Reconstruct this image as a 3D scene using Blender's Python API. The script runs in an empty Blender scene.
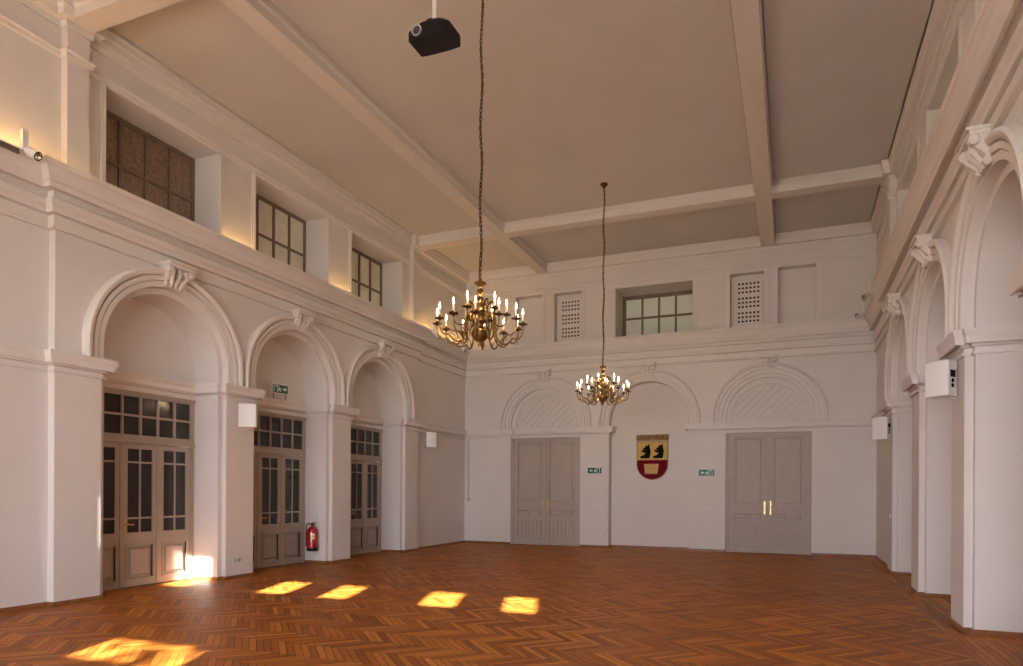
import bpy, bmesh, math, random
from math import sin, cos, pi, sqrt, radians, atan2
from mathutils import Vector, Matrix
from mathutils.geometry import tessellate_polygon
random.seed(7)
col = bpy.context.scene.collection

# ------------------------------------------------------------------ dimensions
W, R, B, F = -9.636, 1.918, 18.527, -5.0
TANS = .50                                # slope of the sun rays
LEDGE, CEIL, BEAMZ = 6.10, 8.53, 8.27
S0, S1 = 6.05, 15.52                      # ends of the projecting middle bay
ARCH = [7.86, 10.80, 13.74]               # arch centres on the long walls
BACKC = [-7.03, -3.855, -0.60]            # arch centres on the back wall
EL = .13                                  # recess of the end bays

# ------------------------------------------------------------------ materials
def new_mat(name):
    m = bpy.data.materials.new(name); m.use_nodes = True
    nt = m.node_tree; b = nt.nodes['Principled BSDF']
    return m, nt, b
def mat(name, c, rough=.6, metal=0, spec=.5, noise=0, nscale=6, bump=0, bscale=60, emit=None, estr=0, coat=0):
    m, nt, b = new_mat(name)
    b.inputs['Base Color'].default_value = (*c, 1)
    b.inputs['Roughness'].default_value = rough
    b.inputs['Metallic'].default_value = metal
    b.inputs['Specular IOR Level'].default_value = spec
    b.inputs['Coat Weight'].default_value = coat
    tc = nt.nodes.new('ShaderNodeTexCoord')
    if noise:
        n = nt.nodes.new('ShaderNodeTexNoise'); n.inputs['Scale'].default_value = nscale; n.inputs['Detail'].default_value = 5
        nt.links.new(tc.outputs['Object'], n.inputs['Vector'])
        r = nt.nodes.new('ShaderNodeValToRGB')
        r.color_ramp.elements[0].position = .3; r.color_ramp.elements[1].position = .7
        r.color_ramp.elements[0].color = (*[x*(1-noise) for x in c], 1)
        r.color_ramp.elements[1].color = (*[min(1, x*(1+noise)) for x in c], 1)
        nt.links.new(n.outputs['Fac'], r.inputs['Fac']); nt.links.new(r.outputs['Color'], b.inputs['Base Color'])
    if bump:
        n = nt.nodes.new('ShaderNodeTexNoise'); n.inputs['Scale'].default_value = bscale; n.inputs['Detail'].default_value = 6
        nt.links.new(tc.outputs['Object'], n.inputs['Vector'])
        bp = nt.nodes.new('ShaderNodeBump'); bp.inputs['Strength'].default_value = bump; bp.inputs['Distance'].default_value = .01
        nt.links.new(n.outputs['Fac'], bp.inputs['Height']); nt.links.new(bp.outputs['Normal'], b.inputs['Normal'])
    if emit:
        b.inputs['Emission Color'].default_value = (*emit, 1); b.inputs['Emission Strength'].default_value = estr
    return m
WALLC = (.74, .70, .67)
M = {}
M['wall'] = mat('wall_plaster', WALLC, .85, spec=.2, noise=.025, nscale=1.3, bump=.12, bscale=35)
M['trim'] = mat('stucco_trim', (.76, .72, .69), .8, spec=.2, noise=.02, nscale=3, bump=.06, bscale=40)
M['ceil'] = mat('ceiling_paint', (.62, .595, .57), .85, spec=.15, noise=.04, nscale=.6)
M['beam'] = mat('beam_paint', (.72, .67, .62), .8, spec=.2, noise=.02)
M['doorp'] = mat('door_paint_taupe', (.40, .335, .275), .45, spec=.4, noise=.04, nscale=4)
M['doorb'] = mat('door_paint_grey', (.44, .375, .32), .5, spec=.4, noise=.05, nscale=4)
M['dglass'] = mat('door_glass_room_dark', (.028, .024, .02), .12, spec=.6, noise=.2, nscale=2)  # opaque; the dark of the unlit room behind is put into the colour
M['wframe'] = mat('window_frame_brown', (.19, .14, .10), .5, noise=.06)
M['pane'] = mat('frosted_pane', (.80, .76, .62), .35, spec=.5, noise=.08, nscale=5)  # pale colour raised to stand in for daylight coming through the frosted glass
M['panew'] = mat('frosted_pane_green', (.74, .80, .70), .35, spec=.5, noise=.06, nscale=2)  # same for the far window: backlight is put into the lightened colour
M['paneb'] = mat('wired_glass_brown', (.25, .165, .11), .35, spec=.5, noise=.35, nscale=14)
M['brass'] = mat('aged_brass', (.26, .165, .06), .3, metal=1, noise=.25, nscale=20)
M['brassd'] = mat('dark_brass', (.13, .075, .032), .34, metal=1, noise=.3, nscale=25)
M['brassl'] = mat('polished_brass', (.75, .50, .20), .38, metal=1, noise=.05)
M['candle'] = mat('candle_sleeve', (.85, .80, .70), .5, noise=.03)
M['flame'] = mat('lit_bulb', (1, .9, .7), .5, emit=(1, .78, .48), estr=16)
M['white'] = mat('white_plastic', (.82, .81, .79), .45, noise=.015)
M['black'] = mat('black_plastic', (.006, .006, .007), .5, spec=.25, noise=.1)
M['blackp'] = mat('black_paint', (.008, .008, .008), .85, spec=.05, noise=.1)
M['blackm'] = mat('black_metal', (.02, .02, .02), .35, metal=.3, noise=.1)
M['lens'] = mat('lens_glass', (.03, .03, .05), .05, spec=1, noise=.1)
M['ring'] = mat('grey_ring', (.45, .45, .45), .4, noise=.03)
M['blue'] = mat('blue_plastic', (.05, .12, .2), .4, noise=.05)
M['chrome'] = mat('lamp_reflector', (.8, .8, .8), .15, metal=1, noise=.02)
M['red'] = mat('extinguisher_red', (.42, .006, .008), .22, spec=.6, noise=.05, coat=.5)
M['label'] = mat('yellow_label', (.85, .70, .35), .5, noise=.1, nscale=40)
M['green'] = mat('sign_green', (.0, .10, .055), .4, noise=.03)
M['signw'] = mat('sign_white', (.75, .9, .84), .4, noise=.02)
M['gold'] = mat('heraldic_gold', (.62, .42, .13), .65, spec=.15, noise=.12, nscale=12)
M['golddk'] = mat('carved_gilt', (.30, .17, .05), .5, noise=.5, nscale=30, bump=.5, bscale=50)
M['crimson'] = mat('heraldic_crimson', (.17, .005, .014), .75, spec=.08, noise=.08)
M['basket'] = mat('woven_tan', (.62, .40, .17), .8, spec=.1, noise=.2, nscale=25)
M['base'] = mat('skirting_wood', (.26, .105, .035), .35, noise=.2, nscale=8)
M['led'] = mat('led_warm', (1, .75, .35), .5, emit=(1, .58, .18), estr=48)
M['cable'] = mat('grey_cable', (.16, .13, .11), .6, noise=.05)
M['vent_shade'] = mat('painted_vent_shade', (.012, .01, .008), .9, noise=.1)  # near-black colour standing in for the shade behind the vent holes
M['leaf'] = mat('green_leaves', (.05, .12, .02), .6, noise=.3)
M['bark'] = mat('tree_bark', (.12, .08, .05), .9, noise=.3)
M['ground'] = mat('gravel', (.35, .32, .27), .9, noise=.15)

def floor_mat():
    m, nt, b = new_mat('herringbone_oak'); N = nt.nodes; Lk = nt.links
    w, n = .071, 8
    def val(x):
        v = N.new('ShaderNodeValue'); v.outputs[0].default_value = x; return v.outputs[0]
    def mth(op, a, b_=None, c=None):
        nd = N.new('ShaderNodeMath'); nd.operation = op
        for k, x in enumerate((a, b_, c)):
            if x is None: continue
            if isinstance(x, (int, float)): nd.inputs[k].default_value = x
            else: Lk.new(x, nd.inputs[k])
        return nd.outputs[0]
    tc = N.new('ShaderNodeTexCoord'); sp = N.new('ShaderNodeSeparateXYZ'); Lk.new(tc.outputs['Object'], sp.inputs[0])
    X, Y = sp.outputs[0], sp.outputs[1]
    a = mth('MULTIPLY', mth('ADD', X, Y), 1/sqrt(2)/w); a = mth('ADD', a, .37)
    bb = mth('MULTIPLY', mth('SUBTRACT', X, Y), 1/sqrt(2)/w)
    i = mth('FLOOR', a); j = mth('FLOOR', bb)
    t = mth('FLOORED_MODULO', mth('SUBTRACT', i, j), 2*n)
    t = mth('ROUND', t)
    h = mth('LESS_THAN', t, n-.5); nh = mth('SUBTRACT', 1, h)
    mm = mth('SUBTRACT', t, n)
    def mix(p, q): return mth('ADD', mth('MULTIPLY', p, h), mth('MULTIPLY', q, nh))
    idx = mix(mth('SUBTRACT', i, t), mth('ADD', i, .5))
    idy = mix(j, mth('ADD', mth('ADD', j, mm), .5))
    l = mix(mth('SUBTRACT', a, mth('SUBTRACT', i, t)), mth('SUBTRACT', bb, mth('SUBTRACT', mth('ADD', j, mm), n-1)))
    c = mix(mth('FRACT', bb), mth('FRACT', a))
    # straight border boards beside the right-hand wall
    bd = mth('GREATER_THAN', X, 1.70); nb = mth('SUBTRACT', 1, bd)
    bw = .075
    bx = mth('DIVIDE', mth('SUBTRACT', X, 1.70), bw)
    by = mth('DIVIDE', Y, 1.4)
    bi = mth('FLOOR', bx)
    by2 = mth('ADD', by, mth('MULTIPLY', bi, .37))
    def mix2(p, q): return mth('ADD', mth('MULTIPLY', p, nb), mth('MULTIPLY', q, bd))
    idx = mix2(idx, mth('ADD', bi, 500)); idy = mix2(idy, mth('FLOOR', by2))
    l = mix2(l, mth('MULTIPLY', mth('FRACT', by2), 8)); c = mix2(c, mth('FRACT', bx))
    cv = N.new('ShaderNodeCombineXYZ'); Lk.new(idx, cv.inputs[0]); Lk.new(idy, cv.inputs[1])
    wn = N.new('ShaderNodeTexWhiteNoise'); wn.noise_dimensions = '3D'; Lk.new(cv.outputs[0], wn.inputs['Vector'])
    # grain stretched along each board
    gv = N.new('ShaderNodeCombineXYZ'); Lk.new(mth('MULTIPLY', l, .35), gv.inputs[0]); Lk.new(mth('MULTIPLY', c, 5), gv.inputs[1]); Lk.new(mth('MULTIPLY', wn.outputs['Value'], 40), gv.inputs[2])
    gn = N.new('ShaderNodeTexNoise'); gn.inputs['Scale'].default_value = 1.6; gn.inputs['Detail'].default_value = 6; Lk.new(gv.outputs[0], gn.inputs['Vector'])
    fac = mth('ADD', mth('MULTIPLY', wn.outputs['Value'], .52), mth('MULTIPLY', gn.outputs['Fac'], .48))
    ramp = N.new('ShaderNodeValToRGB'); Lk.new(fac, ramp.inputs['Fac'])
    e = ramp.color_ramp.elements
    e[0].position = .12; e[0].color = (.20, .055, .008, 1)
    e[1].position = .9; e[1].color = (.66, .27, .055, 1)
    k = e.new(.5); k.color = (.42, .138, .020, 1)
    # joints between the boards
    ed = mth('MULTIPLY', mth('MINIMUM', c, mth('SUBTRACT', 1, c)), w)
    en = mth('MULTIPLY', mth('MINIMUM', l, mth('SUBTRACT', n, l)), w)
    d = mth('MINIMUM', ed, en)
    gap = mth('LESS_THAN', d, .0028)
    mx = N.new('ShaderNodeMix'); mx.data_type = 'RGBA'; Lk.new(gap, mx.inputs['Factor']); Lk.new(ramp.outputs['Color'], mx.inputs[6]); mx.inputs[7].default_value = (.05, .018, .006, 1)
    Lk.new(mx.outputs[2], b.inputs['Base Color'])
    rg = N.new('ShaderNodeTexNoise'); rg.inputs['Scale'].default_value = 2.2; rg.inputs['Detail'].default_value = 4; Lk.new(tc.outputs['Object'], rg.inputs['Vector'])
    rough = mth('ADD', mth('MULTIPLY', rg.outputs['Fac'], .16), mth('ADD', .36, mth('MULTIPLY', wn.outputs['Value'], .06)))
    Lk.new(rough, b.inputs['Roughness']); b.inputs['Specular IOR Level'].default_value = .13
    bp = N.new('ShaderNodeBump'); bp.inputs['Strength'].default_value = .25; bp.inputs['Distance'].default_value = .004
    Lk.new(mth('ADD', mth('MULTIPLY', mth('SUBTRACT', 1, gap), .6), mth('MULTIPLY', wn.outputs['Value'], .25)), bp.inputs['Height']); Lk.new(bp.outputs['Normal'], b.inputs['Normal'])
    return m
M['floor'] = floor_mat()

# ------------------------------------------------------------------ mesh helpers
class MB:
    def __init__(s): s.v = []; s.f = []
    def add(s, vs, fs):
        o = len(s.v); s.v += [tuple(p) for p in vs]; s.f += [tuple(o+i for i in f) for f in fs]
    def quad(s, a, b, c, d): s.add([a, b, c, d], [(0, 1, 2, 3)])
    def box(s, p0, p1, fr=None):
        x0, y0, z0 = p0; x1, y1, z1 = p1
        P = [(x, y, z) for z in (z0, z1) for y in (y0, y1) for x in (x0, x1)]
        if fr: P = [fr(*p) for p in P]
        s.add(P, [(0, 2, 3, 1), (4, 5, 7, 6), (0, 1, 5, 4), (2, 6, 7, 3), (0, 4, 6, 2), (1, 3, 7, 5)])
    def prism(s, poly, d0, d1, fr):                 # poly in (u,v), extruded along n
        tri = tessellate_polygon([[Vector((p[0], p[1], 0)) for p in poly]])
        k = len(poly)
        s.add([fr(u, v, d0) for u, v in poly] + [fr(u, v, d1) for u, v in poly],
              [tuple(t) for t in tri] + [tuple(k+i for i in t) for t in tri] + [(i, (i+1) % k, k+(i+1) % k, k+i) for i in range(k)])
    def lathe(s, prof, c=(0, 0, 0), seg=16, axis=None):   # prof: (r,z)
        n = len(prof); P = []
        rot = axis.to_track_quat('Z', 'Y').to_matrix() if axis is not None else Matrix.Identity(3)
        for k in range(seg):
            a = 2*pi*k/seg
            for r, z in prof:
                P.append(rot @ Vector((r*cos(a), r*sin(a), z)) + Vector(c))
        fs = [(k*n+i, ((k+1) % seg)*n+i, ((k+1) % seg)*n+i+1, k*n+i+1) for k in range(seg) for i in range(n-1)]
        s.add(P, fs)
    def tube(s, pts, rad, seg=8):
        pts = [Vector(p) for p in pts]; n = len(pts)
        rad = rad if isinstance(rad, (list, tuple)) else [rad]*n
        up = Vector((0, 0, 1)); P = []
        for i, p in enumerate(pts):
            t = (pts[min(i+1, n-1)]-pts[max(i-1, 0)]).normalized()
            if i == 0:
                x = t.cross(up); x = x if x.length > .05 else t.cross(Vector((1, 0, 0)))
            x = (x - t*x.dot(t)).normalized(); y = t.cross(x)
            for k in range(seg):
                a = 2*pi*k/seg; P.append(p + (x*cos(a)+y*sin(a))*rad[i])
        fs = [(i*seg+k, i*seg+(k+1) % seg, (i+1)*seg+(k+1) % seg, (i+1)*seg+k) for i in range(n-1) for k in range(seg)]
        fs += [tuple(range(seg)), tuple((n-1)*seg+k for k in range(seg))]
        s.add(P, fs)
    def torus(s, c, R_, r_, ax, seg=12, s2=5, stretch=1, long=Vector((0, 0, 1))):
        ax = ax.normalized(); e1 = long; e2 = ax.cross(e1)
        P = []
        for k in range(seg):
            a = 2*pi*k/seg; ctr = Vector(c)+e1*(R_*stretch*cos(a))+e2*(R_*sin(a)); rd = (e1*cos(a)+e2*sin(a))
            for q in range(s2):
                bb = 2*pi*q/s2; P.append(ctr+rd*(r_*cos(bb))+ax*(r_*sin(bb)))
        s.add(P, [(k*s2+q, ((k+1) % seg)*s2+q, ((k+1) % seg)*s2+(q+1) % s2, k*s2+(q+1) % s2) for k in range(seg) for q in range(s2)])
    def sweep(s, path, prof, z=0):                   # profile (d,z): d to the right of the path
        n = len(path); P = []
        for i in range(n):
            p = Vector(path[i])
            d0 = (p-Vector(path[i-1])).normalized() if i else None
            d1 = (Vector(path[i+1])-p).normalized() if i < n-1 else None
            d0 = d0 or d1; d1 = d1 or d0
            n0 = Vector((d0.y, -d0.x)); n1 = Vector((d1.y, -d1.x))
            m = (n0+n1)/(1+n0.dot(n1))
            for d, zz in prof: P.append((p.x+m.x*d, p.y+m.y*d, zz+z))
        k = len(prof)
        s.add(P, [(i*k+q, (i+1)*k+q, (i+1)*k+q+1, i*k+q+1) for i in range(n-1) for q in range(k-1)]
              + [tuple(range(k)), tuple((n-1)*k+q for q in range(k))])
    def build(s, name, m, parent=None, smooth=False, loc=None, bevel=0):
        me = bpy.data.meshes.new(name); me.from_pydata(s.v, [], s.f)
        bm = bmesh.new(); bm.from_mesh(me); bmesh.ops.remove_doubles(bm, verts=bm.verts, dist=1e-5)
        bmesh.ops.recalc_face_normals(bm, faces=bm.faces); bm.to_mesh(me); bm.free()
        me.materials.append(m)
        o = bpy.data.objects.new(name, me); col.objects.link(o)
        if parent is not None:
            o.parent = parent
        if loc is not None: o.location = loc
        if bevel:
            b = o.modifiers.new('bevel', 'BEVEL'); b.width = bevel; b.segments = 2; b.limit_method = 'ANGLE'
        if smooth:
            me.polygons.foreach_set('use_smooth', [True]*len(me.polygons))
            md = o.modifiers.new('split', 'EDGE_SPLIT'); md.split_angle = radians(40)
        return o
def tag(o, label=None, cat=None, group=None, kind=None):
    if label: o['label'] = label
    if cat: o['category'] = cat
    if group: o['group'] = group
    if kind: o['kind'] = kind
    return o
def empty(name, loc=(0, 0, 0), rz=0):
    o = bpy.data.objects.new(name, None); col.objects.link(o); o.location = loc; o.rotation_euler.z = rz
    o.empty_display_size = .1
    return o
def struct(o, label, cat): return tag(o, label, cat, kind='structure')
def copy_tree(o, parent=None):
    c = o.copy(); col.objects.link(c); c.parent = parent
    for ch in list(o.children): copy_tree(ch, c)
    return c
FL = lambda u, v, n: (W+n, u, v)
FR = lambda u, v, n: (R-n, u, v)
FB = lambda u, v, n: (u, B-n, v)
FF = lambda u, v, n: (u, F+n, v)

def outline(uc, hw, z0, zc, seg=40):
    return [(uc-hw, z0)] + [(uc-hw*cos(pi*k/seg), zc+hw*sin(pi*k/seg)) for k in range(seg+1)] + [(uc+hw, z0)]
def strip(mb, fr, A, na, Bb, nb):
    for i in range(len(A)-1): mb.quad(fr(*A[i], na), fr(*A[i+1], na), fr(*Bb[i+1], nb), fr(*Bb[i], nb))
def notched(mb, fr, ua, ub, top, outs, n, z0=0):
    """wall face from z0 to top with openings that reach its foot"""
    poly = [(ua, z0)]
    for o in outs: poly += o
    poly += [(ub, z0), (ub, top), (ua, top)]
    tri = tessellate_polygon([[Vector((p[0], p[1], 0)) for p in poly]])
    mb.add([fr(u, v, n) for u, v in poly], [tuple(t) for t in tri])
def cells(rect, holes):
    u0, v0, u1, v1 = rect
    us = sorted({u0, u1, *[h[0] for h in holes], *[h[2] for h in holes]}); vs = sorted({v0, v1, *[h[1] for h in holes], *[h[3] for h in holes]})
    for a, b_ in zip(us, us[1:]):
        for c, d in zip(vs, vs[1:]):
            cu, cv = (a+b_)/2, (c+d)/2
            if cu < u0 or cu > u1 or cv < v0 or cv > v1: continue
            if any(h[0] < cu < h[2] and h[1] < cv < h[3] for h in holes): continue
            yield a, c, b_, d
def face_holes(mb, fr, rect, holes, n):
    for a, c, b_, d in cells(rect, holes): mb.quad(fr(a, c, n), fr(b_, c, n), fr(b_, d, n), fr(a, d, n))
def rim(mb, fr, r, n0, n1):
    a, c, b_, d = r; q = [(a, c), (b_, c), (b_, d), (a, d), (a, c)]
    strip(mb, fr, q, n0, q, n1)
def slab(mb, fr, rect, holes, n0, n1):
    face_holes(mb, fr, rect, holes, n1); face_holes(mb, fr, rect, holes, n0); rim(mb, fr, rect, n0, n1)
    for h in holes: rim(mb, fr, h, n0, n1)
def panelf(mb, fr, r, n0, n1, e=.03):                 # raised and fielded panel
    a, c, b_, d = r
    mb.add([fr(a, c, n0), fr(b_, c, n0), fr(b_, d, n0), fr(a, d, n0), fr(a+e, c+e, n1), fr(b_-e, c+e, n1), fr(b_-e, d-e, n1), fr(a+e, d-e, n1)],
           [(4, 5, 6, 7), (0, 1, 5, 4), (1, 2, 6, 5), (2, 3, 7, 6), (3, 0, 4, 7), (0, 1, 2, 3)])

# ------------------------------------------------------------------ long walls
HW, HWI, ZC, ZI = 1.15, 1.05, 3.81, 3.58
CLN, CLD = -.10, -.72                   # clerestory plane and window plane
WIN = [(c-1.05, c+1.05) for c in ARCH]
def long_wall(name, fr, label):
    mb = MB()
    notched(mb, fr, S0, S1, LEDGE, [outline(c, HW, 0, ZC) for c in ARCH], 0)
    el = EL if fr is FL else .11
    for a, b_ in ((F, S0), (S1, B+.05)): mb.quad(fr(a, 0, -el), fr(b_, 0, -el), fr(b_, LEDGE, -el), fr(a, LEDGE, -el))
    for u in (S0, S1): mb.quad(fr(u, 0, -el), fr(u, 0, 0), fr(u, LEDGE, 0), fr(u, LEDGE, -el))
    for c in ARCH:
        o0 = outline(c, HW, 0, ZC); o1 = outline(c, HWI, 0, ZC)
        strip(mb, fr, o0, 0, o0, -.09); strip(mb, fr, o0, -.09, o1, -.09); strip(mb, fr, o1, -.09, o1, -.70)
        z0 = 3.3 if fr is FL else 0
        cap = outline(c, HWI, z0, ZC)
        tri = tessellate_polygon([[Vector((p[0], p[1], 0)) for p in cap]])
        mb.add([fr(u, v, -.70) for u, v in cap], [tuple(t) for t in tri])
        if fr is FL: mb.quad(fr(c-HWI, 0, -.80), fr(c+HWI, 0, -.80), fr(c+HWI, 3.3, -.80), fr(c-HWI, 3.3, -.80))
    # clerestory
    hol = [(a, LEDGE-.1, b_, 7.75) for a, b_ in WIN]
    face_holes(mb, fr, (F, LEDGE-.1, B+.05, CEIL+.14), hol, CLN)
    for h in hol: rim(mb, fr, h, CLN, CLD-.02)
    for h in hol: mb.quad(fr(h[0], h[1], CLD-.04), fr(h[2], h[1], CLD-.04), fr(h[2], h[3], CLD-.04), fr(h[0], h[3], CLD-.04))
    for a, b_ in ((6.18, 6.49), (15.21, 15.52)): mb.box((a, LEDGE-.05, CLN-.02), (b_, CEIL, .03), fr)
    for a, b_ in ((F, 6.0), (15.7, B)): pass
    return struct(mb.build(name, M['wall']), label, 'wall')
long_wall('wall_left', FL, 'off-white plastered wall with three deep arched door bays and clerestory')
long_wall('wall_right', FR, 'off-white plastered wall with tall arched niches at the right')

# ------------------------------------------------------------------ back wall
BHW, BZC = 1.13, 3.67
mb = MB()
XL, XR = W-EL, R+.11
nich = outline(BACKC[1], 1.165, 0, BZC)
d0 = outline(BACKC[0], BHW, 0, BZC); d2 = outline(BACKC[2], 1.10, 0, BZC)
notched(mb, FB, XL, 1.36, LEDGE, [d0, nich, d2], 0)
mb.quad(FB(1.36, 0, -.04), FB(XR, 0, -.04), FB(XR, LEDGE, -.04), FB(1.36, LEDGE, -.04))
mb.quad(FB(1.36, 0, -.04), FB(1.36, 0, 0), FB(1.36, LEDGE, 0), FB(1.36, LEDGE, -.04))
strip(mb, FB, nich, 0, nich, -.32)
tri = tessellate_polygon([[Vector((p[0], p[1], 0)) for p in nich]]); mb.add([FB(u, v, -.32) for u, v in nich], [tuple(t) for t in tri])
for c, hw in ((BACKC[0], BHW), (BACKC[2], 1.10)):
    o = outline(c, hw, 0, BZC); strip(mb, FB, o, 0, o, -.12)
    cap = outline(c, hw, 3.38, BZC)
    tri = tessellate_polygon([[Vector((p[0], p[1], 0)) for p in cap]]); mb.add([FB(u, v, -.07) for u, v in cap], [tuple(t) for t in tri])
    mb.quad(FB(c-hw, 0, -.16), FB(c+hw, 0, -.16), FB(c+hw, 3.4, -.16), FB(c-hw, 3.4, -.16))
BWIN = (-4.83, 6.08, -2.62, 7.58)
BGR = [(-6.73, 6.16, -5.87, 7.63), (-1.60, 6.16, -.72, 7.63)]
BBL = [(-8.0, 6.16, -7.14, 7.64), (-.36, 6.16, .58, 7.67)]
face_holes(mb, FB, (XL, LEDGE-.1, XR, CEIL+.1), [BWIN]+BGR+BBL, 0)
rim(mb, FB, BWIN, 0, -.86); mb.quad(*[FB(u, v, -.90) for u, v in ((BWIN[0], BWIN[1]), (BWIN[2], BWIN[1]), (BWIN[2], BWIN[3]), (BWIN[0], BWIN[3]))])
for h in BGR+BBL:
    rim(mb, FB, h, 0, -.20); mb.quad(*[FB(u, v, -.20) for u, v in ((h[0], h[1]), (h[2], h[1]), (h[2], h[3]), (h[0], h[3]))])
struct(mb.build('wall_back', M['wall']), 'off-white far wall with a central arched niche between two double doors', 'wall')

# casings round the clerestory openings
TR = [0]
def trim(mb, label, cat='moulding', m='trim', smooth=False):
    TR[0] += 1
    return struct(mb.build('trim_%d' % TR[0], M[m], smooth=smooth), label, cat)
def casing(mb, fr, r, w, n0, n1, bottom=False):
    a, c, b_, d = r
    r = (a-.004, c-.004, b_+.004, d+.004)
    slab(mb, fr, (a-w, c, b_+w, d+w), [(r[0], c, r[2], r[3])], .001, n1)
    w2 = w*.5
    slab(mb, fr, (a-w2, c, b_+w2, d+w2), [(r[0], c, r[2], r[3])], .001, n1+.02)
for h, nm in zip([BWIN]+BGR+BBL, ('around the wide far window', 'around the perforated vent left of the far window', 'around the perforated vent right of the far window', 'around the leftmost blind panel of the far wall', 'around the rightmost blind panel of the far wall')):
    mb = MB(); casing(mb, FB, h, .11, -.005, .025); trim(mb, 'flat off-white frame moulding '+nm)
names = ['nearest to the camera', 'middle', 'farthest from the camera']
for i, (a, b_) in enumerate(WIN):
    for fr, s in ((FL, 'left'), (FR, 'right')):
        mb = MB()
        for u0, u1 in ((a-.09, a-.004), (b_+.004, b_+.09)): mb.box((u0, LEDGE, CLN+.001), (u1, 7.76, CLN+.022), fr)
        for u0, u1 in ((a-.05, a-.004), (b_+.004, b_+.05)): mb.box((u0, LEDGE, CLN+.022), (u1, 7.76, CLN+.036), fr)
        trim(mb, 'off-white side mouldings of the %s clerestory opening, %s wall' % (names[i], s))

# ------------------------------------------------------------------ running mouldings (one sweep each, right side = room)
yl = [F, S0, S1, B]
cor_path = [(W-EL, F), (W-EL, S0), (W, S0), (W, S1), (W-EL, S1), (W-EL, B), (1.36, B), (1.36, B+.04), (XR, B+.04), (XR, S1), (R, S1), (R, S0), (XR, S0), (XR, F)]
mb = MB(); mb.sweep(cor_path, [(-.15, 5.27), (.075, 5.27), (.08, 5.30), (.05, 5.315), (.05, 5.455), (.015, 5.46), (.015, 5.48), (.09, 5.485), (.10, 5.54), (.13, 5.58), (.13, 5.66), (.07, 5.70), (.055, 5.80), (.15, 5.815), (.155, 5.775), (.195, 5.775), (.195, 5.85), (.215, 5.87), (.22, 5.90), (.25, 5.96), (.30, 6.02), (.32, 6.03), (.33, 6.10), (.30, 6.105), (.28, 6.06), (-.15, 6.06)])
trim(mb, 'deep off-white main cornice with ledge running around the hall', 'cornice')
up = [(-9.736, F), (-9.736, 6.18), (-9.606, 6.18), (-9.606, 6.49), (-9.736, 6.49), (-9.736, 15.21), (-9.606, 15.21), (-9.606, 15.52), (-9.736, 15.52), (-9.736, B),
      (2.018, B), (2.018, 15.52), (1.888, 15.52), (1.888, 15.21), (2.018, 15.21), (2.018, 6.49), (1.888, 6.49), (1.888, 6.18), (2.018, 6.18), (2.018, F)]
mb = MB(); mb.sweep(up, [(-.1, 7.76), (.02, 7.76), (.03, 7.78), (.03, 7.83), (.055, 7.845), (.055, 7.865), (-.1, 7.87)])
trim(mb, 'thin off-white string moulding above the clerestory windows', 'moulding')
mb = MB(); mb.sweep(up, [(-.1, 8.19), (.03, 8.19), (.04, 8.24), (.04, 8.27), (.14, 8.275), (.145, 8.36), (.165, 8.39), (.165, 8.47), (.18, 8.49), (.18, 8.56), (-.1, 8.56)])
trim(mb, 'off-white crown moulding where the walls meet the ceiling', 'moulding')
IMP = [(-.05, 3.285), (.03, 3.285), (.035, 3.31), (.012, 3.315), (.012, 3.365), (.05, 3.38), (.05, 3.415), (.10, 3.42), (.105, 3.395), (.125, 3.40), (.13, 3.48), (.15, 3.53), (.155, 3.565), (-.05, 3.58)]
DX = .66
def arch_path(sign):
    x = W if sign < 0 else R
    s = -1 if sign < 0 else 1
    pts = [(x+s*(EL if sign < 0 else .11), F), (x+s*(EL if sign < 0 else .11), S0), (x, S0)]
    for c in ARCH:
        pts += [(x, c-HW), (x+s*.09, c-HW), (x+s*.09, c-HWI), (x+s*DX, c-HWI), (x+s*DX, c+HWI), (x+s*.09, c+HWI), (x+s*.09, c+HW), (x, c+HW)]
    return pts + [(x, S1), (x+s*(EL if sign < 0 else .11), S1)]
lp = arch_path(-1); rp = arch_path(1)
hwn = 1.165
p1 = lp + [(W-EL, B), (-8.16, B), (-8.16, B+.05), (-5.90, B+.05), (-5.90, B), (BACKC[1]-hwn, B), (BACKC[1]-hwn, B+.33)]
p2 = [(BACKC[1]+hwn, B+.33), (BACKC[1]+hwn, B), (-1.70, B), (-1.70, B+.05), (.50, B+.05), (.50, B), (1.36, B), (1.36, B+.04), (XR, B+.04)] + rp[::-1]
mb = MB(); mb.sweep(p1, IMP); trim(mb, 'impost moulding along the left wall, its arches and the far left door', 'moulding')
mb = MB(); mb.sweep(p2, IMP); trim(mb, 'impost moulding over the far right door and along the right wall', 'moulding')
# skirting
SK = [(0, 0), (.022, 0), (.022, .05), (.012, .062), (0, .062)]
def run(path): mb.sweep(path, SK)
mb = MB()
s = W
seg = [(W-EL, F), (W-EL, S0), (W, S0)]
for c in ARCH:
    seg += [(W, c-HW), (W-.09, c-HW), (W-.09, c-HWI), (W-.68, c-HWI)]; run(seg)
    seg = [(W-.68, c+HWI), (W-.09, c+HWI), (W-.09, c+HW), (W, c+HW)]
run(seg+[(W, S1), (W-EL, S1), (W-EL, B)])
struct(mb.build('baseboard_left', M['base']), 'low brown wooden skirting along the left wall piers', 'baseboard')
mb = MB()
run([(W-EL, B), (-8.16, B)]); run([(-5.90, B), (BACKC[1]-hwn, B), (BACKC[1]-hwn, B+.32), (BACKC[1]+hwn, B+.32), (BACKC[1]+hwn, B), (-1.70, B)]); run([(.50, B), (1.36, B), (1.36, B+.04), (XR, B+.04)])
struct(mb.build('baseboard_back', M['base']), 'low brown wooden skirting along the far wall and niche', 'baseboard')
mb = MB()
rr = rp[::-1]
run([(XR, B+.04)] + [(min(x, R+.70) if x < R+.6 else R+.70, y) for x, y in rr])
struct(mb.build('baseboard_right', M['base']), 'low brown wooden skirting along the right wall piers', 'baseboard')

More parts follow.
